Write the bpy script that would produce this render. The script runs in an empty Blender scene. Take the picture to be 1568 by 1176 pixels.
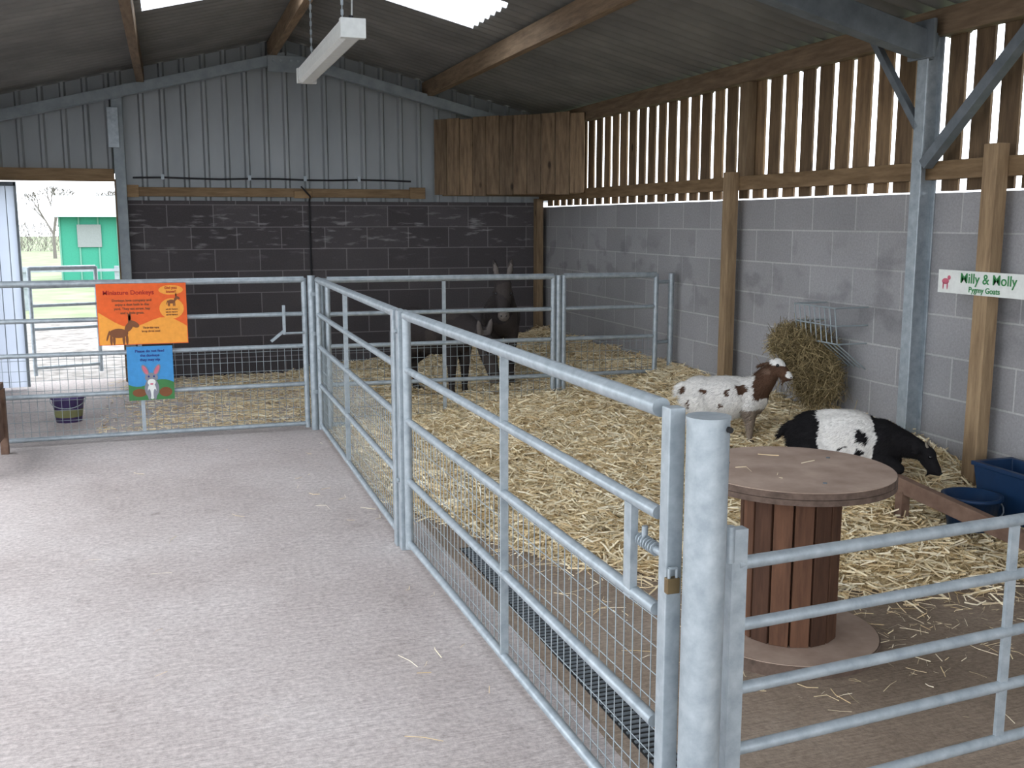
import bpy, bmesh, math, random
import numpy as np
from mathutils import Vector, Matrix, Euler, noise
random.seed(4); rng=np.random.default_rng(7)
S=bpy.context.scene
S.view_settings.view_transform='Standard'
def L(o):
    S.collection.objects.link(o); return o
# ---------------- materials ----------------
def mat(name,rough=.7,metal=0.0,spec=.3):
    m=bpy.data.materials.new(name); m.use_nodes=True
    nt=m.node_tree; b=nt.nodes['Principled BSDF']
    b.inputs['Roughness'].default_value=rough; b.inputs['Metallic'].default_value=metal
    b.inputs['Specular IOR Level'].default_value=spec
    return m,nt,b
def N(nt,t,**k):
    n=nt.nodes.new(t)
    for a,v in k.items():
        if a in n.inputs.keys(): n.inputs[a].default_value=v
        else: setattr(n,a,v)
    return n
def coords(nt,scale=(1,1,1),kind='Object'):
    tc=N(nt,'ShaderNodeTexCoord'); mp=N(nt,'ShaderNodeMapping'); mp.inputs['Scale'].default_value=scale
    nt.links.new(tc.outputs[kind],mp.inputs['Vector']); return mp.outputs['Vector']
def ramp(nt,fac,stops):
    r=N(nt,'ShaderNodeValToRGB'); cr=r.color_ramp
    while len(cr.elements)<len(stops): cr.elements.new(.5)
    for e,(p,c) in zip(cr.elements,stops):
        e.position=p; e.color=(c[0],c[1],c[2],1)
    nt.links.new(fac,r.inputs['Fac']); return r.outputs['Color']
def mixc(nt,fac,a,b,mode='MIX'):
    n=N(nt,'ShaderNodeMix',data_type='RGBA',blend_type=mode)
    for sock,v in ((n.inputs[0],fac),(n.inputs[6],a),(n.inputs[7],b)):
        if hasattr(v,'is_linked') : nt.links.new(v,sock)
        elif isinstance(v,(int,float)): sock.default_value=v
        else: sock.default_value=(v[0],v[1],v[2],1)
    return n.outputs[2]
def noise_(nt,vec,scale,detail=4,rough=.6):
    n=N(nt,'ShaderNodeTexNoise'); n.inputs['Scale'].default_value=scale; n.inputs['Detail'].default_value=detail
    n.inputs['Roughness'].default_value=rough
    nt.links.new(vec,n.inputs['Vector']); return n.outputs['Fac']
def bump(nt,b,h,strength=.3,dist=.01):
    n=N(nt,'ShaderNodeBump'); n.inputs['Strength'].default_value=strength; n.inputs['Distance'].default_value=dist
    nt.links.new(h,n.inputs['Height']); nt.links.new(n.outputs['Normal'],b.inputs['Normal'])
def noisy(name,c1,c2,scale=8,rough=.7,metal=0,bmp=.2,stretch=(1,1,1),spec=.3,bd=.005):
    m,nt,b=mat(name,rough,metal,spec); v=coords(nt,stretch); f=noise_(nt,v,scale)
    nt.links.new(ramp(nt,f,[(.3,c1),(.7,c2)]),b.inputs['Base Color'])
    if bmp: bump(nt,b,f,bmp,bd)
    return m
def flat(name,c,rough=.6,metal=0,spec=.3):
    m,nt,b=mat(name,rough,metal,spec); v=coords(nt); f=noise_(nt,v,30)
    nt.links.new(ramp(nt,f,[(.2,[x*.88 for x in c]),(.8,[min(1,x*1.08) for x in c])]),b.inputs['Base Color']); return m
def wood(name,c1,c2,axis='Z',scale=6,knots=True,rough=.75):
    m,nt,b=mat(name,rough,0,.2)
    st={'X':(.12,1,1),'Y':(1,.12,1),'Z':(1,1,.12)}[axis]
    v=coords(nt,st); f=noise_(nt,v,scale*5,6,.65)
    g=N(nt,'ShaderNodeNewGeometry')
    col=ramp(nt,f,[(.3,c1),(.72,c2)])
    r=ramp(nt,g.outputs['Random Per Island'],[(0,(.6,.6,.6)),(1,(1.15,1.12,1.05))])
    col=mixc(nt,1.0,col,r,'MULTIPLY')
    if knots:
        vo=N(nt,'ShaderNodeTexVoronoi'); vo.inputs['Scale'].default_value=4.5
        st2={'X':(.5,1,1),'Y':(1,.5,1),'Z':(1,1,.5)}[axis]
        nt.links.new(coords(nt,st2),vo.inputs['Vector'])
        k=ramp(nt,vo.outputs['Distance'],[(.05,(1,1,1)),(.11,(0,0,0))])
        col=mixc(nt,k,col,[x*.35 for x in c1])
    nt.links.new(col,b.inputs['Base Color']); bump(nt,b,f,.25,.004); return m

M={}
M['steel']=noisy('galvanised_steel',(.28,.325,.355),(.43,.48,.51),22,.42,.35,.05,spec=.5)
M['steel_mid']=noisy('galvanised_truss',(.24,.28,.30),(.34,.38,.40),9,.55,.15,.05)
M['steel_dark']=noisy('galvanised_frame',(.12,.14,.155),(.19,.215,.235),9,.6,.15,.05)
M['wire']=flat('mesh_wire',(.34,.39,.41),.5,.3)
M['timberX']=wood('timber_x',(.20,.13,.07),(.40,.28,.165),'X')
M['timberY']=wood('timber_y',(.18,.115,.06),(.36,.245,.14),'Y')
M['timberZ']=wood('timber_z',(.19,.13,.08),(.38,.275,.17),'Z')
M['slat']=wood('slat_wood',(.12,.08,.05),(.28,.19,.11),'Z')
M['box']=wood('box_boards',(.13,.09,.06),(.35,.25,.16),'Z')
M['purlin']=wood('purlin_wood',(.15,.105,.07),(.31,.225,.15),'Y',knots=False)
M['spool']=wood('spool_red_wood',(.07,.035,.023),(.155,.078,.048),'Z',knots=False)
M['spooltop']=noisy('spool_plywood',(.29,.205,.16),(.45,.34,.27),6,.75,0,.1)
M['spooledge']=noisy('spool_edge',(.08,.055,.042),(.16,.11,.085),25,.8,0,.1)
M['plank']=noisy('stained_plank',(.12,.07,.05),(.22,.14,.10),12,.8,0,.1)
M['dark']=flat('dark_void',(.02,.02,.02),.9)
M['black']=flat('black_plastic',(.015,.015,.018),.5)
M['lampbody']=flat('lamp_white',(.60,.62,.60),.5)
M['blue']=flat('blue_plastic',(.008,.030,.080),.4)
M['purple']=flat('purple_plastic',(.10,.07,.20),.45)
M['yellow']=flat('label_olive',(.22,.22,.10),.5)
M['brass']=flat('brass',(.20,.14,.07),.4,.6)

def concrete(name,c1,c2,c3):
    m,nt,b=mat(name,.85,0,.25); v=coords(nt)
    big=noise_(nt,v,.9,5,.6); fine=noise_(nt,v,42,5,.75); br=noise_(nt,coords(nt,(6,75,1)),1.6,4,.65)
    col=ramp(nt,big,[(.3,c1),(.5,c2),(.72,c3)])
    col=mixc(nt,.75,col,ramp(nt,fine,[(.32,(.58,.56,.56)),(.62,(1.12,1.12,1.12))]),'MULTIPLY')
    col=mixc(nt,.6,col,ramp(nt,br,[(.32,(.66,.65,.65)),(.62,(1.15,1.15,1.15))]),'MULTIPLY')
    st=noise_(nt,v,2.7,6,.75)
    col=mixc(nt,ramp(nt,st,[(.6,(0,0,0)),(.75,(.5,.5,.5))]),col,(.15,.115,.10))
    nt.links.new(col,b.inputs['Base Color'])
    ad=N(nt,'ShaderNodeMath',operation='ADD'); nt.links.new(fine,ad.inputs[0]); nt.links.new(br,ad.inputs[1])
    bump(nt,b,ad.outputs[0],.6,.005); return m
M['concrete']=concrete('corridor_concrete',(.48,.42,.395),(.57,.51,.485),(.65,.595,.57))
M['penfloor']=concrete('pen_concrete',(.23,.175,.125),(.31,.24,.18),(.38,.31,.245))

def blocks(name,axis,c1,c2,mort,stains,back=False):
    m,nt,b=mat(name,.9,0,.15)
    tc=N(nt,'ShaderNodeTexCoord'); sp=N(nt,'ShaderNodeSeparateXYZ'); cb=N(nt,'ShaderNodeCombineXYZ')
    nt.links.new(tc.outputs['Object'],sp.inputs[0])
    nt.links.new(sp.outputs[axis],cb.inputs[0]); 
    off=N(nt,'ShaderNodeMath',operation='ADD'); off.inputs[1].default_value=.04; nt.links.new(sp.outputs['Z'],off.inputs[0])
    nt.links.new(off.outputs[0],cb.inputs[1])
    br=N(nt,'ShaderNodeTexBrick'); br.offset=.5
    for k,v in (('Scale',1),('Brick Width',.45),('Row Height',.225),('Mortar Size',.006),('Mortar Smooth',.25),('Bias',-.2)):
        br.inputs[k].default_value=v
    br.inputs['Color1'].default_value=(*c1,1); br.inputs['Color2'].default_value=(*c2,1); br.inputs['Mortar'].default_value=(*mort,1)
    nt.links.new(cb.outputs[0],br.inputs['Vector'])
    v=coords(nt); f=noise_(nt,v,1.6,3,.5); fine=noise_(nt,v,70,3,.7)
    col=br.outputs['Color']
    zz=N(nt,'ShaderNodeMath',operation='MULTIPLY'); zz.inputs[1].default_value=.5; nt.links.new(sp.outputs['Z'],zz.inputs[0])
    if back:
        st=noise_(nt,coords(nt,(1.5,1,7)),3.2,3,.55)
        zb=ramp(nt,zz.outputs[0],[(.58,(0,0,0)),(.72,(1,1,1)),(.82,(1,1,1)),(.86,(.2,.2,.2))])
        k=ramp(nt,st,[(.56,(0,0,0)),(.70,(.5,.5,.5))]); k=mixc(nt,1.0,k,zb,'MULTIPLY')
        col=mixc(nt,k,col,stains)
    else:
        st=noise_(nt,coords(nt,(1,1.5,2.2)),2.3,2,.5)
        zb=ramp(nt,zz.outputs[0],[(.40,(.12,.12,.12)),(.50,(1,1,1)),(.68,(1,1,1)),(.76,(.1,.1,.1))])
        k=ramp(nt,st,[(.54,(0,0,0)),(.63,(.42,.42,.42))]); k=mixc(nt,1.0,k,zb,'MULTIPLY')
        col=mixc(nt,k,col,stains)
    col=mixc(nt,.5,col,ramp(nt,f,[(.3,(.78,.78,.79)),(.7,(1.1,1.1,1.1))]),'MULTIPLY')
    col=mixc(nt,.4,col,ramp(nt,fine,[(.3,(.6,.6,.6)),(.7,(1.15,1.15,1.15))]),'MULTIPLY')
    nt.links.new(col,b.inputs['Base Color'])
    sub=N(nt,'ShaderNodeMath',operation='MULTIPLY_ADD'); nt.links.new(fine,sub.inputs[0]); sub.inputs[1].default_value=.35
    inv=N(nt,'ShaderNodeMath',operation='SUBTRACT'); inv.inputs[0].default_value=1; nt.links.new(br.outputs['Fac'],inv.inputs[1])
    nt.links.new(inv.outputs[0],sub.inputs[2]); bump(nt,b,sub.outputs[0],.5,.008); return m
M['blockR']=blocks('block_grey','Y',(.31,.305,.31),(.38,.375,.38),(.47,.465,.46),(.17,.165,.175))
M['blockB']=blocks('block_black','X',(.085,.077,.080),(.12,.11,.114),(.22,.205,.21),(.46,.45,.455),True)
M['clad']=noisy('blue_grey_cladding',(.31,.335,.345),(.38,.405,.415),2.2,.5,.2,.03,(1,1,.4))
M['roof']=noisy('fibre_cement',(.15,.148,.14),(.24,.235,.22),1.8,.9,0,.1)
M['white']=noisy('white_sheet',(.75,.78,.84),(.88,.9,.95),3,.6,0,0)
def translucent(name,tc,f,tr):
    m=bpy.data.materials.new(name); m.use_nodes=True; nt=m.node_tree
    nt.nodes.remove(nt.nodes['Principled BSDF']); t=N(nt,'ShaderNodeBsdfTransparent'); t.inputs[0].default_value=(*tc,1)
    d=N(nt,'ShaderNodeBsdfTranslucent'); d.inputs[0].default_value=(*tr,1); mx=N(nt,'ShaderNodeMixShader'); mx.inputs[0].default_value=f
    nt.links.new(t.outputs[0],mx.inputs[1]); nt.links.new(d.outputs[0],mx.inputs[2]); nt.links.new(mx.outputs[0],nt.nodes['Material Output'].inputs[0]); M[name]=m
translucent('skyl',(.95,.97,1),.35,(.9,.92,.95)); translucent('polydoor',(.9,.93,1),.90,(.62,.65,.70))
def strawmat(name,stops):
    m,nt,b=mat(name,.6,0,.3); g=N(nt,'ShaderNodeNewGeometry')
    nt.links.new(ramp(nt,g.outputs['Random Per Island'],stops),b.inputs['Base Color']); return m
M['straw']=strawmat('straw',[(0,(.48,.345,.17)),(.2,(.75,.585,.34)),(.55,(.89,.76,.50)),(1,(.97,.89,.69))])
M['strawbase']=noisy('straw_bed',(.27,.19,.09),(.76,.61,.36),38,.9,0,1,bd=.03)
M['hay']=strawmat('hay',[(0,(.10,.075,.035)),(.4,(.22,.165,.08)),(.8,(.36,.28,.14)),(1,(.5,.4,.22))])
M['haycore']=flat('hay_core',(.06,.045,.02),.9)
M['grass']=noisy('field',(.16,.20,.10),(.27,.30,.19),1.2,.9,0,0)
M['mud']=noisy('mud',(.13,.115,.10),(.36,.335,.31),6,.9,0,.2)
# ------------- mesh builder -------------
class MB:
    def __init__(s): s.v=[]; s.f=[]; s.m=[]; s.sm=[]; s.mats=[]
    def mi(s,m):
        m=M[m] if isinstance(m,str) else m
        if m not in s.mats: s.mats.append(m)
        return s.mats.index(m)
    def add(s,vs,fs,m,sm=False):
        o=len(s.v); k=s.mi(m); s.v+= [tuple(v) for v in vs]
        for f in fs: s.f.append(tuple(i+o for i in f)); s.m.append(k); s.sm.append(sm)
    def box(s,c,d,m,rot=None):
        c=Vector(c); R=rot.to_matrix() if rot else Matrix.Identity(3)
        vs=[c+R@Vector((x*d[0]/2,y*d[1]/2,z*d[2]/2)) for x in(-1,1) for y in(-1,1) for z in(-1,1)]
        s.add(vs,[(0,1,3,2),(4,6,7,5),(0,4,5,1),(2,3,7,6),(0,2,6,4),(1,5,7,3)],m)
    def b2(s,a,b,m):
        s.box([(a[i]+b[i])/2 for i in range(3)],[abs(b[i]-a[i]) for i in range(3)],m)
    def frame(s,p0,p1):
        d=(Vector(p1)-Vector(p0)).normalized(); up=Vector((0,0,1))
        if abs(d.z)>.95: up=Vector((0,1,0))
        x=d.cross(up).normalized(); y=x.cross(d).normalized(); return d,x,y
    def beam(s,p0,p1,w,h,m):
        p0=Vector(p0);p1=Vector(p1); d,x,y=s.frame(p0,p1)
        vs=[p+x*(a*w/2)+y*(b*h/2) for p in(p0,p1) for a,b in((-1,-1),(1,-1),(1,1),(-1,1))]
        s.add(vs,[(3,2,1,0),(4,5,6,7),(0,1,5,4),(1,2,6,5),(2,3,7,6),(3,0,4,7)],m)
    def cyl(s,p0,p1,r,m,n=12,r2=None,caps=True,sm=True):
        r2=r if r2 is None else r2
        p0=Vector(p0);p1=Vector(p1); d,x,y=s.frame(p0,p1)
        vs=[]
        for p,q in((p0,r),(p1,r2)):
            for i in range(n):
                a=2*math.pi*i/n; vs.append(p+x*math.cos(a)*q+y*math.sin(a)*q)
        s.add(vs,[(i,(i+1)%n,n+(i+1)%n,n+i) for i in range(n)],m,sm)
        if caps: s.add(vs,[tuple(reversed(range(n))),tuple(range(n,2*n))],m)
    def tube(s,pts,r,m,n=8):
        for a,b in zip(pts[:-1],pts[1:]): s.cyl(a,b,r,m,n)
    def ell(s,c,r,m,rot=None,nu=16,nv=10):
        c=Vector(c); R=rot.to_matrix() if rot else Matrix.Identity(3); vs=[];fs=[]
        for j in range(1,nv):
            t=math.pi*j/nv
            for i in range(nu):
                a=2*math.pi*i/nu
                vs.append(c+R@Vector((r[0]*math.sin(t)*math.cos(a),r[1]*math.sin(t)*math.sin(a),r[2]*math.cos(t))))
        top=len(vs); vs.append(c+R@Vector((0,0,r[2]))); vs.append(c-R@Vector((0,0,r[2])))
        for j in range(nv-2):
            for i in range(nu):
                fs.append((j*nu+i,(j+1)*nu+i,(j+1)*nu+(i+1)%nu,j*nu+(i+1)%nu))
        for i in range(nu):
            fs.append((top,i,(i+1)%nu)); k=(nv-2)*nu; fs.append((top+1,k+(i+1)%nu,k+i))
        s.add(vs,fs,m,True)
    def obj(s,name,bevel=0,parent=None):
        me=bpy.data.meshes.new(name); me.from_pydata(s.v,[],s.f)
        for m in s.mats: me.materials.append(m)
        me.polygons.foreach_set('material_index',s.m); me.polygons.foreach_set('use_smooth',s.sm); me.update()
        o=L(bpy.data.objects.new(name,me))
        if bevel:
            bv=o.modifiers.new('bevel','BEVEL'); bv.width=bevel; bv.segments=2; bv.limit_method='ANGLE'
        if parent: o.parent=parent
        return o
XR,YB,XL=4.03,11.0,-1.63
def zr(x): return 3.40-.245*abs(x-1.2)
# ------------- shell -------------
b=MB(); b.b2((XL-.3,-2.6,-.15),(1.22,YB+.2,0),'concrete'); b.b2((1.22,-2.6,-.15),(XR+.2,YB+.2,0.0),'penfloor'); b.obj('floor')
b=MB(); b.add([(-60,YB+.2,-.06),(60,YB+.2,-.06),(60,19,-.06),(-60,19,-.06)],[(0,1,2,3)],'mud')
b.add([(-60,19,-.06),(60,19,-.06),(60,120,-.06),(-60,120,-.06)],[(0,1,2,3)],'grass')
b.add([(-60,-60,-.06),(60,-60,-.06),(60,-2.6,-.06),(-60,-2.6,-.06)],[(0,1,2,3)],'mud')
b.add([(-60,-2.6,-.06),(XL-.3,-2.6,-.06),(XL-.3,YB+.2,-.06),(-60,YB+.2,-.06)],[(0,1,2,3)],'mud')
b.add([(XR+.2,-2.6,-.06),(60,-2.6,-.06),(60,YB+.2,-.06),(XR+.2,YB+.2,-.06)],[(0,1,2,3)],'grass')
b.obj('ground')
b=MB(); b.b2((XR,-2.6,0),(XR+.2,YB+.2,1.75),'blockR'); b.obj('wall_right')
b=MB(); b.b2((-.42,YB,0),(XR,YB+.2,1.80),'blockB')
def cladpanel(b,x0,x1,z0,y):
    P=[]; x=x0
    while x<x1:
        for dx,dy in ((0,0),(.018,-.035),(.045,-.035),(.063,0)):
            if x+dx<=x1: P.append((x+dx,y+dy))
        x+=.2
    P.append((x1,y)); Q=[]
    for p,q in zip(P[:-1],P[1:]):
        Q.append(p)
        if p[0]<1.2<q[0]:
            t=(1.2-p[0])/(q[0]-p[0]); Q.append((1.2,p[1]+t*(q[1]-p[1])))
    Q.append(P[-1])
    vs=[(x,yy,z0) for x,yy in Q]+[(x,yy,zr(x)+.03) for x,yy in Q]; n=len(Q)
    b.add(vs,[(i,i+1,n+i+1,n+i) for i in range(n-1)],'clad')
cladpanel(b,-.42,XR+.1,1.80,YB+.05)
cladpanel(b,XL-.1,-.42,2.06,YB+.05)
b.obj('wall_back')
b=MB(); b.b2((XL-.1,7.95,0),(XL,YB,2.6),'white'); b.obj('wall_left')
# roof
b=MB()
lam=.146; ys=np.arange(-2.8,YB+.35,lam/6)
def sky(y): return (7.32<y<8.26) or (3.4<y<4.4) or (-.6<y<.4)
for xs in ((XL-.35,-.1,1.0,1.2),(1.2,1.42,2.42,XR+.35)):
    for k in range(3):
        xa,xb=xs[k],xs[k+1]; vs=[]
        for y in ys:
            h=.024*math.sin(2*math.pi*y/lam)+.05
            vs+=[(xa,y,zr(xa)+h),(xb,y,zr(xb)+h)]
        n=len(ys)
        o=[(2*i,2*i+1,2*i+3,2*i+2) for i in range(n-1)]
        b.add(vs,[f for i,f in enumerate(o) if not(k==1 and sky(ys[i]))],'roof',True)
        if k==1: b.add(vs,[f for i,f in enumerate(o) if sky(ys[i])],'skyl',True)
b.obj('ceiling')
b=MB()
for x in (-.18,2.68,1.08):
    b.b2((x-.035,-2.6,zr(x)-.15),(x+.035,YB,zr(x)+.01),'purlin')
b.b2((XR-.06,-2.6,2.58),(XR+.02,YB,2.72),'purlin'); b.b2((XL,-2.6,2.56),(XL+.07,YB,2.70),'purlin')
b.obj('roof_purlins',.004)
YS=4.75
b=MB()
for Y,off,h,mm in ((YB-.2,.19,.10,'steel_mid'),(YS,.2,.14,'steel_dark'),(-1.3,.2,.14,'steel_dark')):
    rz=lambda x: zr(x)-off
    for xa in (XL+.05,XR-.06): b.beam((xa,Y,rz(xa)),(1.2,Y,rz(1.2)),.10,h,mm)
    b.beam((1.02,Y-.06,rz(1.0)-.02),(1.38,Y-.06,rz(1.4)-.02),.012,.16,mm)
    for dx in (-.12,-.05,.05,.12): b.cyl((1.2+dx,Y-.085,rz(1.2)-.04),(1.2+dx,Y-.06,rz(1.2)-.04),.013,'steel',8)
b.b2((-.46,YB-.12,0),(-.36,YB-.02,2.86),'steel_mid'); b.b2((-.50,YB-.16,2.3),(-.40,YB-.13,2.68),'steel')
for Y in (YS,-1.3):
    b.b2((XR-.10,Y-.012,0),(XR-.0,Y+.012,2.66),'steel'); b.b2((XR-.11,Y-.04,0),(XR-.10,Y+.04,2.66),'steel'); b.b2((XR-.01,Y-.04,0),(XR-.0,Y+.04,2.66),'steel')
    b.b2((XL,Y-.045,0),(XL+.10,Y+.045,2.64),'steel')
b.beam((XR-.09,YS+.02,2.10),(XR-.09,YS+.50,2.70),.04,.04,'steel_dark')
b.beam((XR-.09,YS-.05,1.90),(XR-.09,YS-.78,2.56),.06,.06,'steel_dark')
b.box((XR-.12,YS,2.56),(.02,.2,.20),'steel_dark')
b.obj('steel_portal_frame',.003)
b=MB()
b.b2((XR-.055,-2.6,1.82),(XR-.001,YB,1.92),'timberY')
for Y,w,top in ((6.75,.10,1.95),(4.19,.095,1.98),(10.9,.12,1.84),(1.6,.11,1.98)):
    b.b2((XR-.13,Y-w/2,0),(XR-.055,Y+w/2,top),'timberZ')
b.b2((XR-.05,6.62,1.9),(XR+.02,6.74,2.60),'timberZ')
b.obj('timber_wall_posts',.004)
b=MB(); y=-2.6
while y<YB-.02:
    w=.136+random.uniform(-.010,.010); top=2.66
    b.box((XR+.035,y+w/2,(1.76+top)/2),(.015,w,top-1.76),'slat',Euler((random.uniform(-.006,.006),0,0)))
    y+=.194
b.obj('timber_slat_cladding')
b=MB()
b.b2((-.38,YB-.06,1.84),(2.60,YB-.0,1.93),'timberX')
for x in (-.34,1.35,2.56): b.b2((x-.09 if x<2 else x-.08,YB-.085,1.83),(x+.09,YB-.055,1.95 if x!=1.35 else 1.90),'timberX')
b.b2((XL,YB-.09,1.98),(-.47,YB-.0,2.10),'timberX')
b.b2((-.47,YB-.13,0),(-.455,YB+.12,2.0),'timberZ')
b.obj('timber_wall_rail',.004)
b=MB(); pts=[(-.3+i*.28,YB-.05,2.02+.006*math.sin(i*1.7)) for i in range(11)]
b.tube(pts,.010,'black',6)
for i in (1,4,6,8): b.box((pts[i][0],YB-.06,2.03),(.03,.03,.05),'steel')
b.tube([(1.33,YB-.10,1.95),(1.42,YB-.10,1.85),(1.42,YB-.02,1.80),(1.42,YB-.02,.9)],.009,'black',6)
b.obj('conduit_cable')
b=MB(); b.b2((XL,YB-.30,0.02),(-1.34,YB-.297,1.93),'polydoor')
for i in range(3): b.b2((XL+.03+i*.09,YB-.312,.02),(XL+.036+i*.09,YB-.30,1.93),'steel_mid')
b.b2((-1.345,YB-.31,.02),(-1.325,YB-.27,1.96),'steel_mid'); b.b2((XL,YB-.31,1.92),(-1.33,YB-.28,1.96),'steel_dark')
b.obj('door_1')
# boarded box set diagonally across the corner
b=MB(); A0=Vector((2.76,YB-.06,0)); A1=Vector((XR-.07,9.62,0)); dl=A1-A0; ln=dl.length; du=dl/ln; ang=math.atan2(du.y,du.x); n=11; w=ln/n
for i in range(n):
    c=A0+du*((i+.5)*w); z0=1.865+random.uniform(-.012,.012); z1=2.665+random.uniform(-.012,.008)
    b.box((c.x,c.y,(z0+z1)/2),(w-.008,.02,z1-z0),'box',Euler((0,0,ang)))
nn=Vector((-du.y,du.x,0))
for z in (1.93,2.56): 
    p=A0+du*.05+nn*.03; q=A1-du*.06+nn*.03; b.beam((p.x,p.y,z),(q.x,q.y,z),.03,.07,'timberX')
b.add([(2.84,YB-.07,1.885),(XR-.07,9.72,1.885),(XR-.07,YB-.07,1.885),(2.84,YB-.07,1.865),(XR-.07,9.72,1.865),(XR-.07,YB-.07,1.865)],[(0,1,2),(5,4,3),(0,3,4,1),(1,4,5,2),(2,5,3,0)],'timberX')
b.obj('wooden_storage_box',.003)
# ------------- fence gates -------------
HS=(1.16,.90,.655,.36,.05)
def gate(p0,p1,hs=HS,uprights=(.5,),meshtop=.655,rt=.024,rs=.017,z0=.02,ends=True):
    b=MB(); p0=Vector((*p0,0)); p1=Vector((*p1,0)); 
    for i,h in enumerate(hs): b.cyl(p0+Vector((0,0,h)),p1+Vector((0,0,h)),rt if i==0 else rs,'steel',14)
    if ends:
        for p in (p0,p1): b.cyl(p+Vector((0,0,z0)),p+Vector((0,0,hs[0]+.01)),.021,'steel',14)
    for u in uprights:
        q=p0.lerp(p1,u); b.beam(q+Vector((0,0,hs[-1])),q+Vector((0,0,hs[0])),.028,.012,'steel')
    if meshtop:
        Ld=(p1-p0).length; n=int(Ld/.052); d=(p1-p0).normalized(); nn=Vector((-d.y,d.x,0))*.014
        for i in range(1,n):
            q=p0+d*(Ld*i/n)+nn; b.cyl(q+Vector((0,0,hs[-1])),q+Vector((0,0,meshtop)),.0018,'wire',4,caps=False)
        z=hs[-1]+.05
        while z<meshtop: b.cyl(p0+nn+Vector((0,0,z)),p1+nn+Vector((0,0,z)),.0018,'wire',4,caps=False); z+=.074
    return b
b=gate((XL+.05,7.9),(.96,7.9),uprights=(.53,))
b.box((.80,7.86,.86),(.02,.03,.22),'steel'); b.beam((.80,7.86,.78),(.70,7.86,.70),.02,.02,'steel'); b.tube([(.80,7.85,.76),(.95,7.85,.76)],.008,'steel')
b.obj('metal_pen_gate')
b=gate((1.05,7.78),(1.035,4.92),uprights=(.45,)); b.obj('metal_pen_gate')
b=gate((1.045,4.72),(1.098,2.17),uprights=(.55,),ends=False)
b.cyl((1.045,4.72,.02),(1.045,4.72,1.17),.021,'steel',14)
b.box((1.09,2.31,.765),(.02,.042,.25),'steel')
b.cyl((1.105,2.33,.80),(1.105,2.15,.80),.011,'steel',10); b.cyl((1.105,2.26,.80),(1.105,2.26,.84),.008,'steel')
for k in range(7): b.cyl((1.105,2.28-k*.014,.80),(1.105,2.276-k*.014,.80),.018,'steel',10)
b.obj('metal_pen_gate')
b=gate((1.12,7.78),(2.91,7.70),uprights=(.5,)); b.obj('metal_pen_gate')
b=gate((3.0,7.70),(3.80,7.66),uprights=())
b.tube([(3.80,7.66,1.1),(3.93,7.7,1.1)],.015,'steel'); b.tube([(3.80,7.66,.6),(3.93,7.7,.6)],.015,'steel')
b.obj('metal_pen_gate')
d=Vector((.9966,.082)).normalized(); p=Vector((1.275,2.10)); q=p+d*2.7
b=gate(p,q,hs=(.775,.615,.448,.285,.12),uprights=(.345,.8),meshtop=0,rt=.017,rs=.0155,ends=False)
for u in (p,q): b.beam((u.x,u.y,0),(u.x,u.y,.865),.042,.03,'steel')
b.box((1.20,2.09,.835),(.10,.012,.035),'steel'); b.box((1.20,2.078,.835),(.03,.012,.05),'steel'); b.cyl((1.24,2.075,.79),(1.24,2.075,.88),.012,'steel',10)
b.obj('metal_hurdle_gate')
b=MB()
b.cyl((1.138,2.015,0),(1.138,2.015,1.158),.049,'steel',32); b.cyl((1.138,2.015,1.158),(1.138,2.015,1.165),.051,'steel',32)
b.cyl((1.165,1.972,1.14),(1.165,1.962,1.14),.007,'dark',10)
b.cyl((1.138,2.015,0),(1.138,2.015,.01),.09,'steel',24)
b.obj('steel_gate_post',.002)
b=MB(); b.box((1.105,2.12,.585),(.042,.042,1.17),'steel'); b.obj('steel_gate_post',.003)
b=MB(); b.box((1.095,2.088,.745),(.033,.018,.038),'brass'); b.tube([(1.085,2.085,.763),(1.085,2.085,.788),(1.105,2.085,.788),(1.105,2.085,.763)],.004,'steel')
b.obj('padlock',.003)
b=MB(); b.box((1.03,4.86,.59),(.055,.055,1.18),'steel'); b.obj('steel_gate_post',.004)
b=MB(); b.box((1.04,4.785,.59),(.055,.055,1.18),'steel')
for z in (1.08,.35): b.cyl((1.01,4.785,z),(1.0,4.785,z),.012,'steel',8)
b.obj('steel_gate_post',.004)
b=MB(); b.cyl((1.015,7.88,0),(1.015,7.88,1.19),.030,'steel',18); b.cyl((1.085,7.84,0),(1.085,7.84,1.17),.026,'steel',18)
for z in (1.05,.75,.3): b.box((1.05,7.86,z),(.1,.03,.03),'steel')
b.obj('steel_gate_post')
b=MB(); b.cyl((2.955,7.70,0),(2.955,7.70,1.17),.024,'steel',14); b.obj('steel_gate_post')
b=MB(); b.cyl((XR-.07,7.70,0),(XR-.07,7.70,1.17),.024,'steel',14); b.obj('steel_gate_post')
b=MB(); b.b2((1.29,2.2,-.02),(1.39,4.7,.003),'dark')
for i in range(83): b.b2((1.295,2.2+i*.03,.003),(1.385,2.211+i*.03,.008),'steel_dark')
b.obj('floor_drain_grate')
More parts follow.
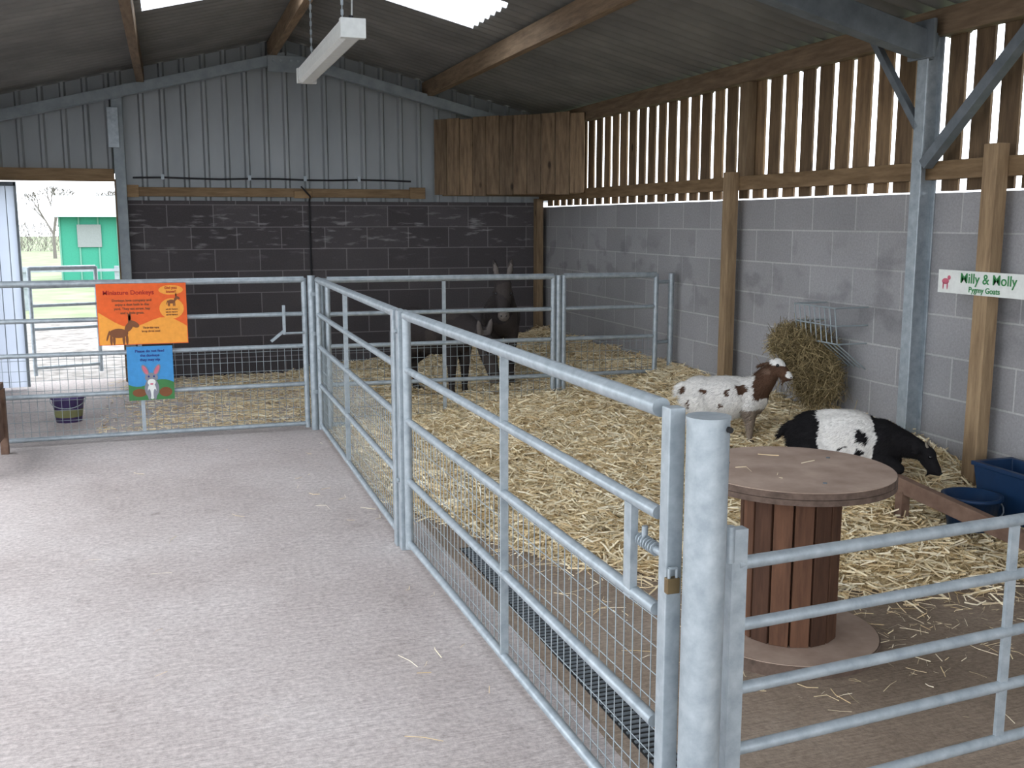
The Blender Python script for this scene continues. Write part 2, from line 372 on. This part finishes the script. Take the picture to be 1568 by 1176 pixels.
# ------------- straw -------------
def yf(x): return 3.35+2.0*math.exp(-max(0,x-1.25)/.65)
def ss(a,b_,x):
    t=min(1,max(0,(x-a)/(b_-a))); return t*t*(3-2*t)
def sz(x,y):
    k=max(0,(x-1.1)/2.93)
    e=ss(yf(x)-.15,yf(x)+1.6,y); e2=ss(yf(x)-.15,yf(x)+.5,y)
    base=.34*k**1.7*e+.05*min(1,max(0,(x-1.1))/.4)*e2
    base+=.11*math.exp(-((x-3.35)**2+(y-4.45)**2)/.16)
    return base+(.035*noise.noise(Vector((x*2.3,y*2.3,0)))+.02*noise.noise(Vector((x*7,y*7,3))))*e2*min(1,max(0,(x-1.1)/.3)) - .03*(1-e2)
b=MB(); nx,ny=110,260; vs=[]
for j in range(ny+1):
    for i in range(nx+1):
        x=1.1+(XR-.002-1.1)*i/nx; y=3.0+(YB-.002-3.0)*j/ny; vs.append((x,y,sz(x,y)))
b.add(vs,[(j*(nx+1)+i,j*(nx+1)+i+1,(j+1)*(nx+1)+i+1,(j+1)*(nx+1)+i) for j in range(ny) for i in range(nx)],'strawbase',True)
def strands(b,P,D,Ln,W,m,curl=.25):
    n=len(P); up=rng.normal(size=(n,3)); side=np.cross(D,up); side/=np.linalg.norm(side,axis=1)[:,None]+1e-9
    bend=np.cross(D,side)*(rng.uniform(-curl,curl,n)*Ln)[:,None]
    h=D*(Ln/2)[:,None]; w=side*(W/2)[:,None]
    V=np.stack([P-h-w,P-h+w,P+bend-w,P+bend+w,P+h-w,P+h+w],1)
    V[:,:,0]=np.minimum(V[:,:,0],XR-.003); V[:,:,1]=np.minimum(V[:,:,1],YB-.003)
    V=V.reshape(-1,3)
    o=len(b.v); k=b.mi(m); b.v+=V.tolist()
    for i in range(n):
        a=o+6*i; b.f.append((a,a+1,a+3,a+2)); b.f.append((a+2,a+3,a+5,a+4))
    b.m+=[k]*(2*n); b.sm+=[False]*(2*n)
def layer(b,pts,lift=.012,tilt=.22,l=(.05,.17)):
    n=len(pts); a=rng.uniform(0,2*math.pi,n); t=rng.normal(0,tilt,n)
    D=np.stack([np.cos(a)*np.cos(t),np.sin(a)*np.cos(t),np.sin(t)],1)
    P=np.array([(x,y,max(.004,sz(x,y))+rng.uniform(0,lift)) for x,y in pts])
    strands(b,P,D,rng.uniform(l[0],l[1],n),rng.uniform(.003,.009,n),'straw')
pts=[]
while len(pts)<62000:
    x=rng.uniform(1.12,XR-.02); y=rng.uniform(3.0,YB-.05)
    if y>7.9 and rng.random()<.5: continue
    if (x-2.2)**2+(y-3.22)**2<.15: continue
    if rng.random()<ss(yf(x)-.25,yf(x)+.35,y): pts.append((x,y))
layer(b,pts,.025)
pts=[]
while len(pts)<3500:
    x=rng.uniform(-.6,1.15); y=rng.uniform(8.1,YB-.05)
    if rng.random()<ss(-.8,.9,x)+.05: pts.append((x,y))
layer(b,pts,.012,.1)
b.obj('straw_bedding')
b=MB(); pts=[]
for _ in range(520):
    x=rng.uniform(1.45,XR-.1); y=yf(x)-abs(rng.normal(0,.6))
    if y>2.4: pts.append((x,y))
for _ in range(35): pts.append((rng.normal(.85,.15),rng.uniform(2,7.6)))
for _ in range(16): pts.append((rng.uniform(-1.0,1),rng.uniform(1.5,7.6)))
n=len(pts); a=rng.uniform(0,6.28,n); D=np.stack([np.cos(a),np.sin(a),a*0],1)
P=np.array([(x,y,.004+rng.uniform(0,.004)) for x,y in pts]); strands(b,P,D,rng.uniform(.03,.13,n),rng.uniform(.0015,.0035,n),'straw')
b.obj('loose_straw')
# ------------- cable spool -------------
b=MB(); cx,cy=2.185,3.225
b.cyl((cx,cy,.0),(cx,cy,.045),.345,'spooledge',64); b.cyl((cx,cy,.045),(cx,cy,.048),.340,'spooltop',64)
b.cyl((cx,cy,.637),(cx,cy,.657),.372,'spooledge',64);b.cyl((cx,cy,.659),(cx,cy,.681),.372,'spooledge',64); b.cyl((cx,cy,.681),(cx,cy,.684),.369,'spooltop',64)
n=15; R=.172
for i in range(n):
    a=2*math.pi*(i+.5)/n; b.box((cx+R*math.cos(a),cy+R*math.sin(a),.343),(.022,2*math.pi*R/n-.004,.59),'spool',Euler((0,0,a)))
b.cyl((cx,cy,.046),(cx,cy,.637),R-.012,'dark',24)
for a in (0.4,2.5,4.6): b.cyl((cx+.24*math.cos(a),cy+.24*math.sin(a),.684),(cx+.24*math.cos(a),cy+.24*math.sin(a),.687),.008,'steel_dark',8)
P=np.array([(cx+.1,cy+.05,.688),(cx-.12,cy-.1,.688),(cx+.02,cy+.2,.688),(cx-.2,cy+.02,.688)]); a=np.array([.3,1.2,2.5,5]); strands(b,P,np.stack([np.cos(a),np.sin(a),a*0],1),np.full(4,.08),np.full(4,.003),'straw')
b.obj('wooden_cable_spool',.002)
b=MB(); b.beam((3.33,4.05,.335),(3.50,3.15,.20),.045,.075,'plank'); b.beam((3.475,3.26,.18),(3.475,3.26,0),.05,.05,'plank'); b.beam((3.34,4.0,.30),(3.34,4.0,0),.05,.05,'plank'); b.obj('wooden_plank',.004)
def tub(b,c,w,l,h,t,m,taper=.85):
    cx,cy,z=c; O=[(-1,-1),(1,-1),(1,1),(-1,1)]
    def ring(s,zz,ins): return [(cx+a*(w/2*s-ins),cy+d_*(l/2*s-ins),zz) for a,d_ in O]
    vs=ring(taper,z,0)+ring(1,z+h,0)+ring(1.05,z+h,0)+ring(1.05,z+h+.02,0)+ring(1,z+h+.02,t)+ring(taper,z+.02,t)
    fs=[(3,2,1,0)]
    for k in range(5): 
        for i in range(4): fs.append((k*4+i,k*4+(i+1)%4,k*4+4+(i+1)%4,k*4+4+i))
    fs.append((20,21,22,23)); b.add(vs,fs,m)
b=MB(); tub(b,(3.84,3.70,.18),.24,.52,.23,.02,'blue'); b.obj('blue_feed_trough',.01)
def bucket(name,c,r,h,m,band=None):
    b=MB(); n=32; prof=[(.0,0),(r*.78,0),(r*.97,h*.9),(r*1.06,h*.9),(r*1.06,h),(r*.95,h),(r*.75,.015),(0,.015)]
    vs=[];fs=[]
    for (rr,z) in prof:
        for i in range(n):
            a=2*math.pi*i/n; vs.append((c[0]+rr*math.cos(a),c[1]+rr*math.sin(a),c[2]+z))
    for k in range(len(prof)-1):
        for i in range(n): fs.append((k*n+i,k*n+(i+1)%n,(k+1)*n+(i+1)%n,(k+1)*n+i))
    b.add(vs,fs,m,True)
    if band: b.cyl((c[0],c[1],c[2]+h*.2),(c[0],c[1],c[2]+h*.5),r*.83,band,n,r*.895,caps=False)
    b.tube([(c[0]+r*1.07*math.cos(t),c[1]-r*1.07*math.sin(t),c[2]+h*.88-.5*r*math.sin(t)) for t in np.linspace(0,math.pi,12)],.004,'steel',6)
    return b.obj(name)
bucket('purple_bucket',(-.83,8.85,0),.125,.21,'purple','yellow')
bucket('blue_bucket',(3.555,3.78,.16),.13,.16,'blue')
# ------------- hay rack -------------
b=MB(); x0,x1=XR-.01,XR-.22; ya,yb=5.22,5.64
for k in range(9):
    yy=ya+(yb-ya)*k/8; b.tube([(x0,yy,.70),(x1,yy,.86),(x1-.03,yy,1.08)],.004,'wire',6)
for z,x in ((.86,x1),(.97,x1-.015),(1.08,x1-.03)): b.tube([(x0,ya,z),(x,ya,z),(x,yb,z),(x0,yb,z)],.005,'wire',6)
b.obj('wire_hay_rack')
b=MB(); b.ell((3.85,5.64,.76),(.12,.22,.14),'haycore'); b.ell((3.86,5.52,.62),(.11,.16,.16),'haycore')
n=9500; u=rng.normal(size=(n,3)); u/=np.linalg.norm(u,axis=1)[:,None]
r=rng.uniform(.55,1.05,n)[:,None]; lo=rng.random(n)<.45
C=np.where(lo[:,None],np.array([[3.85,5.47,.63]]),np.array([[3.85,5.66,.80]])); R_=np.where(lo[:,None],np.array([[.13,.18,.19]]),np.array([[.15,.28,.14]]))
P=C+u*R_*r
D=rng.normal(size=(n,3)); D[:,2]-=.5; D/=np.linalg.norm(D,axis=1)[:,None]
strands(b,P,D,rng.uniform(.05,.16,n),rng.uniform(.0015,.004,n),'hay',.4)
n=260; P=np.stack([rng.uniform(3.74,3.98,n),rng.uniform(5.25,5.95,n),rng.uniform(.42,.66,n)],1); D=rng.normal(0,.35,(n,3)); D[:,2]-=1; D/=np.linalg.norm(D,axis=1)[:,None]
strands(b,P,D,rng.uniform(.08,.2,n),rng.uniform(.0015,.003,n),'hay',.2)
b.obj('hay_bundle')
# ------------- fluorescent light -------------
b=MB(); lx=.875; y0,y1=5.0,6.72; z=2.50
b.b2((lx-.055,y0,z),(lx+.055,y1,z+.035),'lampbody')
vs=[]; prof=[(-.055,0),(-.05,-.035),(-.03,-.05),(.03,-.05),(.05,-.035),(.055,0)]
for yy in (y0+.03,y1-.03): vs+=[(lx+a,yy,z+c_) for a,c_ in prof]
b.add(vs,[(i,i+1,7+i,6+i) for i in range(5)]+[(5,4,3,2,1,0),(6,7,8,9,10,11)],'lampbody'); b.b2((lx-.06,y0-.01,z-.05),(lx+.06,y0+.035,z+.04),'lampbody'); b.b2((lx-.06,y1-.035,z-.05),(lx+.06,y1+.01,z+.04),'lampbody')
for yy in (5.3,6.45):
    zz=z+.035; i=0
    while zz<zr(lx)-.0:
        b.box((lx,yy,zz+.014),(.014 if i%2 else .004,.004 if i%2 else .014,.03),'steel'); zz+=.024; i+=1
b.tube([(lx+.02,5.15,z+.03),(lx+.05,5.3,z+.2),(lx+.04,5.3,zr(lx)-.02)],.005,'lampbody',6)
b.cyl((lx+.0,y0+.05,z+.035),(lx+.0,y0+.05,z+.06),.012,'black',10)
b.obj('fluorescent_batten_light',.003)
# ------------- signs -------------
C_={'orange':flat('sign_orange',(.80,.12,.018),.5),'cream':flat('sign_yelloworange',(.88,.36,.05),.5),'red':flat('sign_red',(.40,.015,.01),.5),'brown':flat('sign_brown',(.20,.07,.025),.5),
 'skyb':flat('sign_blue',(.05,.27,.58),.5),'grn':flat('sign_green',(.05,.20,.06),.5),'grey':flat('sign_grey',(.22,.23,.27),.5),'whi':flat('sign_white',(.75,.77,.73),.5),'pink':flat('sign_pink',(.60,.14,.20),.5),'navy':flat('sign_navy',(.02,.04,.22),.5),'tgrn':flat('text_green',(.04,.24,.07),.5)}
for k,v in C_.items(): M['s_'+k]=v
def text(s,loc,size,m,parent,rot=(math.pi/2,0,0),name='lettering',align='CENTER'):
    cu=bpy.data.curves.new(name,'FONT'); cu.body=s; cu.size=size; cu.align_x=align; cu.align_y='CENTER'; cu.extrude=.0006; cu.offset=.0006; cu.materials.append(M[m])
    o=L(bpy.data.objects.new(name,cu)); o.location=loc; o.rotation_euler=rot; o.parent=parent; return o
def empty(name): return L(bpy.data.objects.new(name,None))
def disc(b,c,rx,rz,m,y,ang=0,n=20):
    vs=[]
    for i in range(n):
        a=2*math.pi*i/n; u=rx*math.cos(a); w=rz*math.sin(a)
        vs.append((c[0]+u*math.cos(ang)-w*math.sin(ang),y,c[1]+u*math.sin(ang)+w*math.cos(ang)))
    b.add(vs,[tuple(range(n))],m)
def donkpic(b,cx,cz,s,m,y):
    disc(b,(cx,cz),.05*s,.026*s,m,y); disc(b,(cx+.055*s,cz+.035*s),.018*s,.032*s,m,y-.0003,-.6); disc(b,(cx+.08*s,cz+.05*s),.032*s,.016*s,m,y-.0006,-.5)
    for dx in (-.04,-.025,.025,.042): disc(b,(cx+dx*s,cz-.035*s),.007*s,.03*s,m,y-.0002)
    for a in (.2,-.2): disc(b,(cx+.06*s,cz+.085*s),.007*s,.024*s,m,y-.0008,a)
    disc(b,(cx-.055*s,cz-.012*s),.005*s,.03*s,m,y-.0004,-.3)
e=empty('donkey_information_sign'); y=7.845
b=MB(); b.b2((-.505,y,.715),(.105,y+.006,1.155),'s_orange')
disc(b,(.0,1.105),.085,.035,'s_cream',y-.001); disc(b,(.0,.97),.085,.075,'s_cream',y-.001)
vs=[(-.5,y-.0008,.72),(.10,y-.0008,.72),(.10,y-.0008,.84)]+[(.10-.6*t,y-.0008,.84+.05*math.sin(t*7)+.08*t) for t in np.linspace(.05,1,12)]
b.add(vs,[tuple(range(len(vs)))],'s_cream'); 
donkpic(b,-.37,.80,1.3,'s_brown',y-.002); donkpic(b,.0,1.02,.55,'s_brown',y-.002)
b.obj('board',0,e)
text('Miniature Donkeys',(-.29,y-.002,1.09),.045,'s_red',e)
for i,s in enumerate(['Donkeys love company and','enjoy a dust bath in the','yard. They eat straw, hay','and a little grass.']): text(s,(-.27,y-.002,1.035-i*.03),.024,'s_brown',e)
for i,s in enumerate(['Did you','know?']): text(s,(.0,y-.003,1.12-i*.028),.026,'s_red',e)
for i,s in enumerate(['Their big ears','keep them cool']): text(s,(-.15,y-.003,.835-i*.025),.02,'s_brown',e)
for i in range(3): text('ask the farmer',(.0,y-.003,.965-i*.02),.014,'s_brown',e)
e=empty('donkey_welcome_sign')
b=MB(); b.b2((-.325,y,.305),(-.01,y+.006,.70),'s_skyb')
vs=[(-.325,y-.001,.305),(-.01,y-.001,.305)]+[(-.01-.315*t,y-.001,.43+.025*math.sin(t*6)) for t in np.linspace(0,1,12)]
b.add(vs,[tuple(range(len(vs)))],'s_grn')
disc(b,(-.25,.36),.05,.03,'s_brown',y-.0015); disc(b,(-.07,.36),.045,.035,'s_brown',y-.0015)
disc(b,(-.165,.39),.05,.075,'s_grey',y-.002); disc(b,(-.165,.37),.03,.06,'s_whi',y-.0022); disc(b,(-.165,.47),.045,.035,'s_grey',y-.0025); disc(b,(-.165,.435),.028,.025,'s_whi',y-.003)
for sx,a in ((-1,.45),(1,-.45)):
    disc(b,(-.165+sx*.04,.525),.02,.045,'s_grey',y-.0028,a); disc(b,(-.165+sx*.04,.525),.012,.035,'s_pink',y-.0032,a)
    disc(b,(-.165+sx*.018,.478),.006,.007,'s_navy',y-.0034); disc(b,(-.165+sx*.02,.345),.012,.04,'s_grey',y-.0026)
disc(b,(-.165,.422),.012,.006,'s_pink',y-.0036)
b.obj('board',0,e)
for i,s in enumerate(['Please do not feed','the donkeys','they may nip']): text(s,(-.168,y-.002,.665-i*.032),.027,'s_navy',e)
e=empty('pygmy_goats_sign'); xs_=XR-.145
b=MB(); b.b2((xs_,3.84,1.225),(xs_+.012,4.48,1.345),'s_whi'); 
for cy_,cz,ry,rz_ in ((4.425,1.285,.026,.016),(4.40,1.305,.012,.012),(4.44,1.262,.005,.02),(4.41,1.262,.005,.02)):
    b.add([(xs_-.001,cy_+ry*math.cos(a),cz+rz_*math.sin(a)) for a in np.linspace(0,2*math.pi,14)[:-1]],[tuple(range(13))],'s_pink')
b.obj('board',0,e)
text('Milly & Molly',(xs_-.002,4.13,1.305),.072,'s_tgrn',e,(math.pi/2,0,-math.pi/2)); text('Pygmy Goats',(xs_-.002,4.15,1.25),.04,'s_tgrn',e,(math.pi/2,0,-math.pi/2))
b=MB(); b.b2((XL+.05,6.9,.46),(-1.13,7.75,.50),'plank')
for x in (-1.5,-1.17):
    for yy in (6.95,7.68): b.b2((x,yy,0),(x+.05,yy+.05,.46),'plank')
b.b2((-1.16,6.95,.12),(-1.14,7.7,.40),'plank'); b.obj('wooden_bench',.004)
# ------------- outside -------------
M['teal']=flat('teal_paint',(.04,.28,.19),.6); M['shedroof']=flat('shed_roof',(.25,.27,.27),.7); M['pale']=flat('shed_trim',(.14,.32,.25),.6)
b=MB(); b.b2((-2.75,30,-.1),(4,33,1.75),'teal')
for i in range(14): b.b2((-2.75+i*.48,29.97,0),(-2.71+i*.48,30,1.72),'pale')
b.add([(-2.95,29.6,1.7),(4.2,29.6,1.7),(4.2,31.5,2.3),(-2.95,31.5,2.3)],[(0,1,2,3)],'shedroof'); b.b2((-2.3,29.94,.9),(-1.7,29.98,1.5),'shedroof')
b.obj('green_field_shed')
b=gate((-1.36,11.45),(-.74,11.62),hs=(1.12,.93,.74,.5,.1),uprights=(),meshtop=0); b.obj('yard_gate')
b=MB()
for i in range(12):
    x=-9+i*1.6; b.b2((x,21,-.06),(x+.08,21.08,.75),'steel_mid')
for z in (.35,.65): b.b2((-9,20.97,z),(9,21.0,z+.05),'steel_mid')
b.obj('field_fence')
def tree(b,p,d,l,r,k):
    q=p+d*l; b.cyl(p,q,r,'treeb',5,r*.65,caps=False)
    if k==0: return
    for _ in range(3 if k>1 else 4):
        nd=(d+Vector((random.uniform(-.7,.7),random.uniform(-.7,.7),random.uniform(-.1,.5)))).normalized(); tree(b,q,nd,l*.72,r*.62,k-1)
M['treeb']=flat('bark',(.17,.155,.14),.9)
for x,yy in ((-7.5,46),(-4.8,50),(-2.8,58)):
    b=MB(); tree(b,Vector((x,yy,-.1)),Vector((0,0,1)),1.1,.09,5); b.obj('bare_tree')
b=MB(); P=np.stack([rng.uniform(-16,6,5000),rng.uniform(62,63,5000),rng.uniform(0,1.7,5000)],1); D=rng.normal(0,.5,(5000,3)); D[:,2]+=1; D/=np.linalg.norm(D,axis=1)[:,None]
h=D*.3; w=np.array([[.012,0,0]]); V=np.stack([P-h-w,P-h+w,P+h],1).reshape(-1,3); b.add(V.tolist(),[(3*i,3*i+1,3*i+2) for i in range(5000)],'treeb'); b.obj('hedge')
# ------------- animals -------------
M['eye']=flat('eye',(.01,.01,.01),.15,spec=.6); M['horn']=flat('horn',(.20,.17,.13),.6); M['hoof']=flat('hoof',(.03,.025,.02),.6)
m,nt,bb=mat('animal_fur',.85,0,.12); a=N(nt,'ShaderNodeVertexColor'); a.layer_name='Col'; nt.links.new(mixc(nt,.4,a.outputs['Color'],ramp(nt,noise_(nt,coords(nt),60),[(.3,(.65,.65,.65)),(.7,(1.1,1.1,1.1))]),'MULTIPLY'),bb.inputs['Base Color']); M['fur']=m
V3=Vector
def capsule(b,p0,p1,r0,r1):
    p0=V3(p0);p1=V3(p1); n=max(2,int((p1-p0).length/(.5*min(r0,r1)))+1)
    for i in range(n+1):
        t=i/n; r=r0+(r1-r0)*t; b.ell(p0.lerp(p1,t),(r,r,r),'fur',None,12,8)
def chain(b,pts):
    for (p,r),(q,s) in zip(pts[:-1],pts[1:]): capsule(b,p,q,r,s)
def animal(name,b,loc,yaw,voxel,colf,hair,hlen,headx,extra,scale=1):
    me=bpy.data.meshes.new('tmp'); me.from_pydata(b.v,[],b.f); o=L(bpy.data.objects.new('tmp',me))
    r=o.modifiers.new('r','REMESH'); r.mode='VOXEL'; r.voxel_size=voxel
    s=o.modifiers.new('s','SMOOTH'); s.factor=.5; s.iterations=4
    dg=bpy.context.evaluated_depsgraph_get(); dg.update(); m2=bpy.data.meshes.new_from_object(o.evaluated_get(dg))
    bpy.data.objects.remove(o)
    V=np.array([v.co[:] for v in m2.vertices]); Nn=np.array([v.normal[:] for v in m2.vertices]); F=[tuple(p.vertices) for p in m2.polygons]
    ob=MB(); ob.add(V.tolist(),F,'fur',True); cols=[colf(Vector(v)) for v in V]
    idx=rng.integers(0,len(V),hair); base=V[idx]; nn=Nn[idx]
    dr=nn*.3+np.array([-.6,0,-.5])+rng.normal(0,.2,(hair,3)); dr/=np.linalg.norm(dr,axis=1)[:,None]
    dot=(dr*nn).sum(1); dr+=nn*np.maximum(0,.2-dot)[:,None]
    L_=hlen*rng.uniform(.5,1.2,hair)*np.clip((base[:,2]-.03)/.15,.25,1)*np.where(base[:,0]>headx,.35,1.0)
    side=np.cross(dr,nn); side/=np.linalg.norm(side,axis=1)[:,None]+1e-9
    w=.0022; A=base+side*w; B=base-side*w; C=base+dr*L_[:,None]
    ob.add(np.stack([A,B,C],1).reshape(-1,3).tolist(),[(3*i,3*i+1,3*i+2) for i in range(hair)],'fur')
    for i in idx:
        c=cols[i]; q=random.uniform(.85,1.1); c=tuple(min(1,x*q) for x in c); cols+= [c,c,c]
    extra(ob); cols+= [(0,0,0)]*(len(ob.v)-len(cols))
    o=ob.obj(name); at=o.data.color_attributes.new('Col','FLOAT_COLOR','POINT')
    at.data.foreach_set('color',np.array([(c[0],c[1],c[2],1) for c in cols]).ravel())
    o.location=loc; o.rotation_euler=(0,0,yaw); o.scale=(scale,)*3; return o
def goat_head(b,T):
    def E(c,r): b.ell(T(c),r,'fur',T.rot)
    E((.0,0,.0),(.055,.042,.046)); capsule(b,T((.02,0,-.008)),T((.085,0,-.045)),.037,.025); E((.092,0,-.050),(.025,.022,.02)); capsule(b,T((.01,0,-.03)),T((.075,0,-.062)),.028,.017)
    for s in (-1,1):
        capsule(b,T((-.02,s*.03,.012)),T((-.028,s*.055,.012)),.013,.012)
        E2=T.rot.to_matrix().to_3x3()@Euler((s*-.25,0,s*.35)).to_matrix(); b.ell(T((-.035,s*.085,.006)),(.017,.040,.009),'fur',E2.to_euler())
    capsule(b,T((.06,0,-.07)),T((.052,0,-.105)),.012,.004)
class TF:
    def __init__(s,o,rot): s.o=V3(o); s.rot=rot; s.m=rot.to_matrix()
    def __call__(s,p): return s.o+s.m@V3(p)
    def inv(s,p): return s.m.transposed()@(V3(p)-s.o)
W=(.84,.82,.78); BR=(.10,.055,.035); BK=(.014,.013,.014)
def goatface(ob,T):
    for s in (-1,1):
        ob.ell(T((.030,s*.036,.010)),(.010,.008,.009),'eye'); ob.ell(T((.112,s*.009,-.047)),(.005,.004,.004),'eye')
        ob.cyl(T((-.01,s*.018,.038)),T((-.03,s*.022,.062)),.009,'horn',8,.004)
def hooves(ob,ps):
    for p in ps: ob.cyl((p[0]+.004,p[1],0),(p[0],p[1],.028),.026,'hoof',10,.020)
def make_goat1(loc,yaw):
    b=MB(); T=TF((.275,-.02,.475),Euler((0,.1,-.65)))
    b.ell((-.16,0,.285),(.12,.10,.115),'fur'); b.ell((-.02,0,.272),(.19,.122,.13),'fur'); b.ell((.13,0,.285),(.11,.095,.12),'fur'); b.ell((.0,0,.33),(.22,.06,.075),'fur')
    chain(b,[((.15,0,.31),.09),((.215,0,.39),.066),((.262,-.01,.455),.046)])
    goat_head(b,T)
    legs=[]
    for s in (-1,1):
        chain(b,[((.13,s*.058,.24),.048),((.137,s*.06,.135),.026),((.133,s*.06,.055),.018),((.142,s*.06,.022),.020)]); legs.append((.142,s*.06))
        chain(b,[((-.17,s*.052,.26),.072),((-.125,s*.066,.19),.048),((-.212,s*.062,.125),.024),((-.200,s*.062,.05),.018),((-.192,s*.062,.022),.020)]); legs.append((-.192,s*.062))
    chain(b,[((-.262,0,.34),.024),((-.285,0,.33),.020),((-.305,0,.28),.010)])
    def c(p):
        q=p+V3((noise.noise(p*22),noise.noise(p*22+V3((5,0,0))),noise.noise(p*22+V3((0,9,0)))))*.02
        h=T.inv(p)
        if p.x>.2 and h.z>-.05 and h.x>-.05 and (h-V3((.03,0,0))).length<.14:
            if abs(h.y)>.05: return (.16,.10,.07)
            if h.z>.008 or h.x>.085: return W
            return BR
        if q.x>.15 and q.z>.28: return BR
        if q.x>.08 and q.z<.22: return (.30,.24,.19)
        for cc,r in (((-.13,-.1,.33),.024),((-.20,-.08,.25),.03),((.0,-.12,.32),.020),((-.04,-.13,.24),.018),((.085,-.1,.35),.040),((-.25,-.04,.31),.022),((.05,-.13,.26),.018)):
            if (q-V3(cc)).length<r: return BR
        return W
    return animal('pygmy_goat',b,loc,yaw,.0075,c,14000,.026,.21,lambda ob:(goatface(ob,T),hooves(ob,legs)),1.04)
def make_goat2(loc,yaw):
    b=MB(); T=TF((.37,-.05,.125),Euler((0,.45,-.35)))
    b.ell((-.19,0,.16),(.14,.13,.155),'fur'); b.ell((-.02,0,.165),(.21,.15,.165),'fur'); b.ell((.14,0,.15),(.13,.12,.14),'fur'); b.ell((-.06,0,.25),(.2,.06,.08),'fur')
    chain(b,[((.18,-.01,.18),.095),((.27,-.03,.165),.068),((.345,-.045,.14),.048)])
    goat_head(b,T)
    for s in (-1,1):
        chain(b,[((.15,s*.09,.10),.05),((.24,s*.10,.05),.03),((.15,s*.125,.025),.02),((.10,s*.125,.018),.020)])
        chain(b,[((-.2,s*.09,.12),.08),((-.08,s*.14,.07),.05),((-.2,s*.15,.035),.026),((-.1,s*.165,.022),.02),((-.06,s*.165,.018),.020)])
    chain(b,[((-.31,0,.23),.024),((-.345,0,.20),.018),((-.37,0,.16),.010)])
    def c(p):
        q=p+V3((noise.noise(p*14),noise.noise(p*14+V3((5,0,0))),noise.noise(p*20+V3((0,9,0)))))*.03
        if -.16<q.x<.11:
            if (q-V3((-.04,-.13,.15))).length<.03 or (q-V3((.06,-.11,.21))).length<.04 or (q-V3((.05,-.14,.13))).length<.025: return BK
            return W
        return BK
    return animal('pygmy_goat',b,loc,yaw,.0085,c,14000,.028,.3,lambda ob:goatface(ob,T),.99)
DK=(.040,.034,.033); DB=(.058,.048,.044)
def donkey(loc,yaw,down,scale):
    b=MB()
    b.ell((-.28,0,.63),(.20,.165,.185),'fur'); b.ell((0,0,.60),(.36,.18,.20),'fur'); b.ell((.27,0,.62),(.17,.145,.19),'fur'); b.ell((0,0,.71),(.40,.08,.10),'fur')
    legs=[]
    for s in (-1,1):
        chain(b,[((.27,s*.085,.52),.08),((.28,s*.085,.30),.042),((.275,s*.085,.12),.028),((.29,s*.085,.045),.034)]); legs.append((.29,s*.085))
        chain(b,[((-.30,s*.085,.58),.12),((-.22,s*.095,.44),.08),((-.38,s*.09,.29),.042),((-.355,s*.09,.12),.028),((-.34,s*.09,.045),.034)]); legs.append((-.34,s*.09))
    chain(b,[((-.46,0,.70),.035),((-.51,0,.55),.02),((-.51,0,.34),.032),((-.51,0,.24),.012)])
    if down:
        chain(b,[((.30,0,.68),.14),((.46,0,.64),.10),((.58,0,.56),.078)]); A=V3((.60,0,.54)); dd=V3((.35,0,-.94)).normalized()
        e0=V3((.575,0,.58)); ed=V3((.02,0,.17))
    else:
        chain(b,[((.30,0,.70),.14),((.42,0,.82),.105),((.48,0,.92),.08)]); A=V3((.50,0,.93)); dd=V3((.55,0,-.83)).normalized()
        e0=V3((.475,0,.98)); ed=V3((-.01,0,.20))
    B_=A+dd*.30
    capsule(b,A,A+dd*.13,.085,.075); capsule(b,A+dd*.13,B_,.07,.05); b.ell(B_+dd*.01,(.055,.055,.05),'fur')
    for s in (-1,1):
        r0=e0+V3((0,s*.045,0)); t=e0+ed+V3((0,s*.085,0)); chain(b,[(r0,.022),(r0.lerp(t,.45),.034),(r0.lerp(t,.8),.024),(t,.008)])
    up=V3((0,1,0)).cross(dd).normalized()
    if up.x<0: up=-up
    def cf(p):
        if (p-B_-dd*.02).length<.06 : return (.15,.13,.115)
        if p.z>e0.z+.04 and p.x>e0.x+.012 and p.x>.4: return (.15,.13,.12)
        return DK if noise.noise(p*5)<.15 else DB
    def ex(ob):
        for s in (-1,1):
            ob.ell(A+dd*.10+up*.035+V3((0,s*.066,0)),(.015,.011,.015),'eye'); ob.ell(B_+dd*.03+V3((0,s*.022,0))+up*.038,(.009,.007,.009),'eye')
        for p in legs: ob.cyl((p[0]+.01,p[1],0),(p[0],p[1],.06),.042,'hoof',12,.034)
    return animal('miniature_donkey',b,loc,yaw,.013,cf,7000,.022,.45,ex,scale)
yawR=math.atan2(-.316,.949)
gx,gy=3.22,5.48; make_goat1((gx,gy,sz(gx,gy)-.005),yawR-.2)
gx,gy=3.33,4.41; make_goat2((gx,gy,sz(gx,gy)-.01),yawR-.30)
gx,gy=2.80,8.72; donkey((gx,gy,sz(gx,gy)-.01),math.radians(-106),False,.92)
gx,gy=2.14,8.52; donkey((gx,gy,sz(gx,gy)-.01),math.radians(-58),True,.95)
# ------------- world, camera -------------
w=bpy.data.worlds.new('World'); S.world=w; w.use_nodes=True; bg=w.node_tree.nodes['Background']
bg.inputs[0].default_value=(.88,.93,1,1); bg.inputs[1].default_value=4.4
cam=bpy.data.cameras.new('Camera'); cam.sensor_width=36; cam.lens=36; co=L(bpy.data.objects.new('Camera',cam))
co.location=(0,0,1.6); co.rotation_euler=(math.radians(90-9.06),0,math.radians(-18.4)); S.camera=co
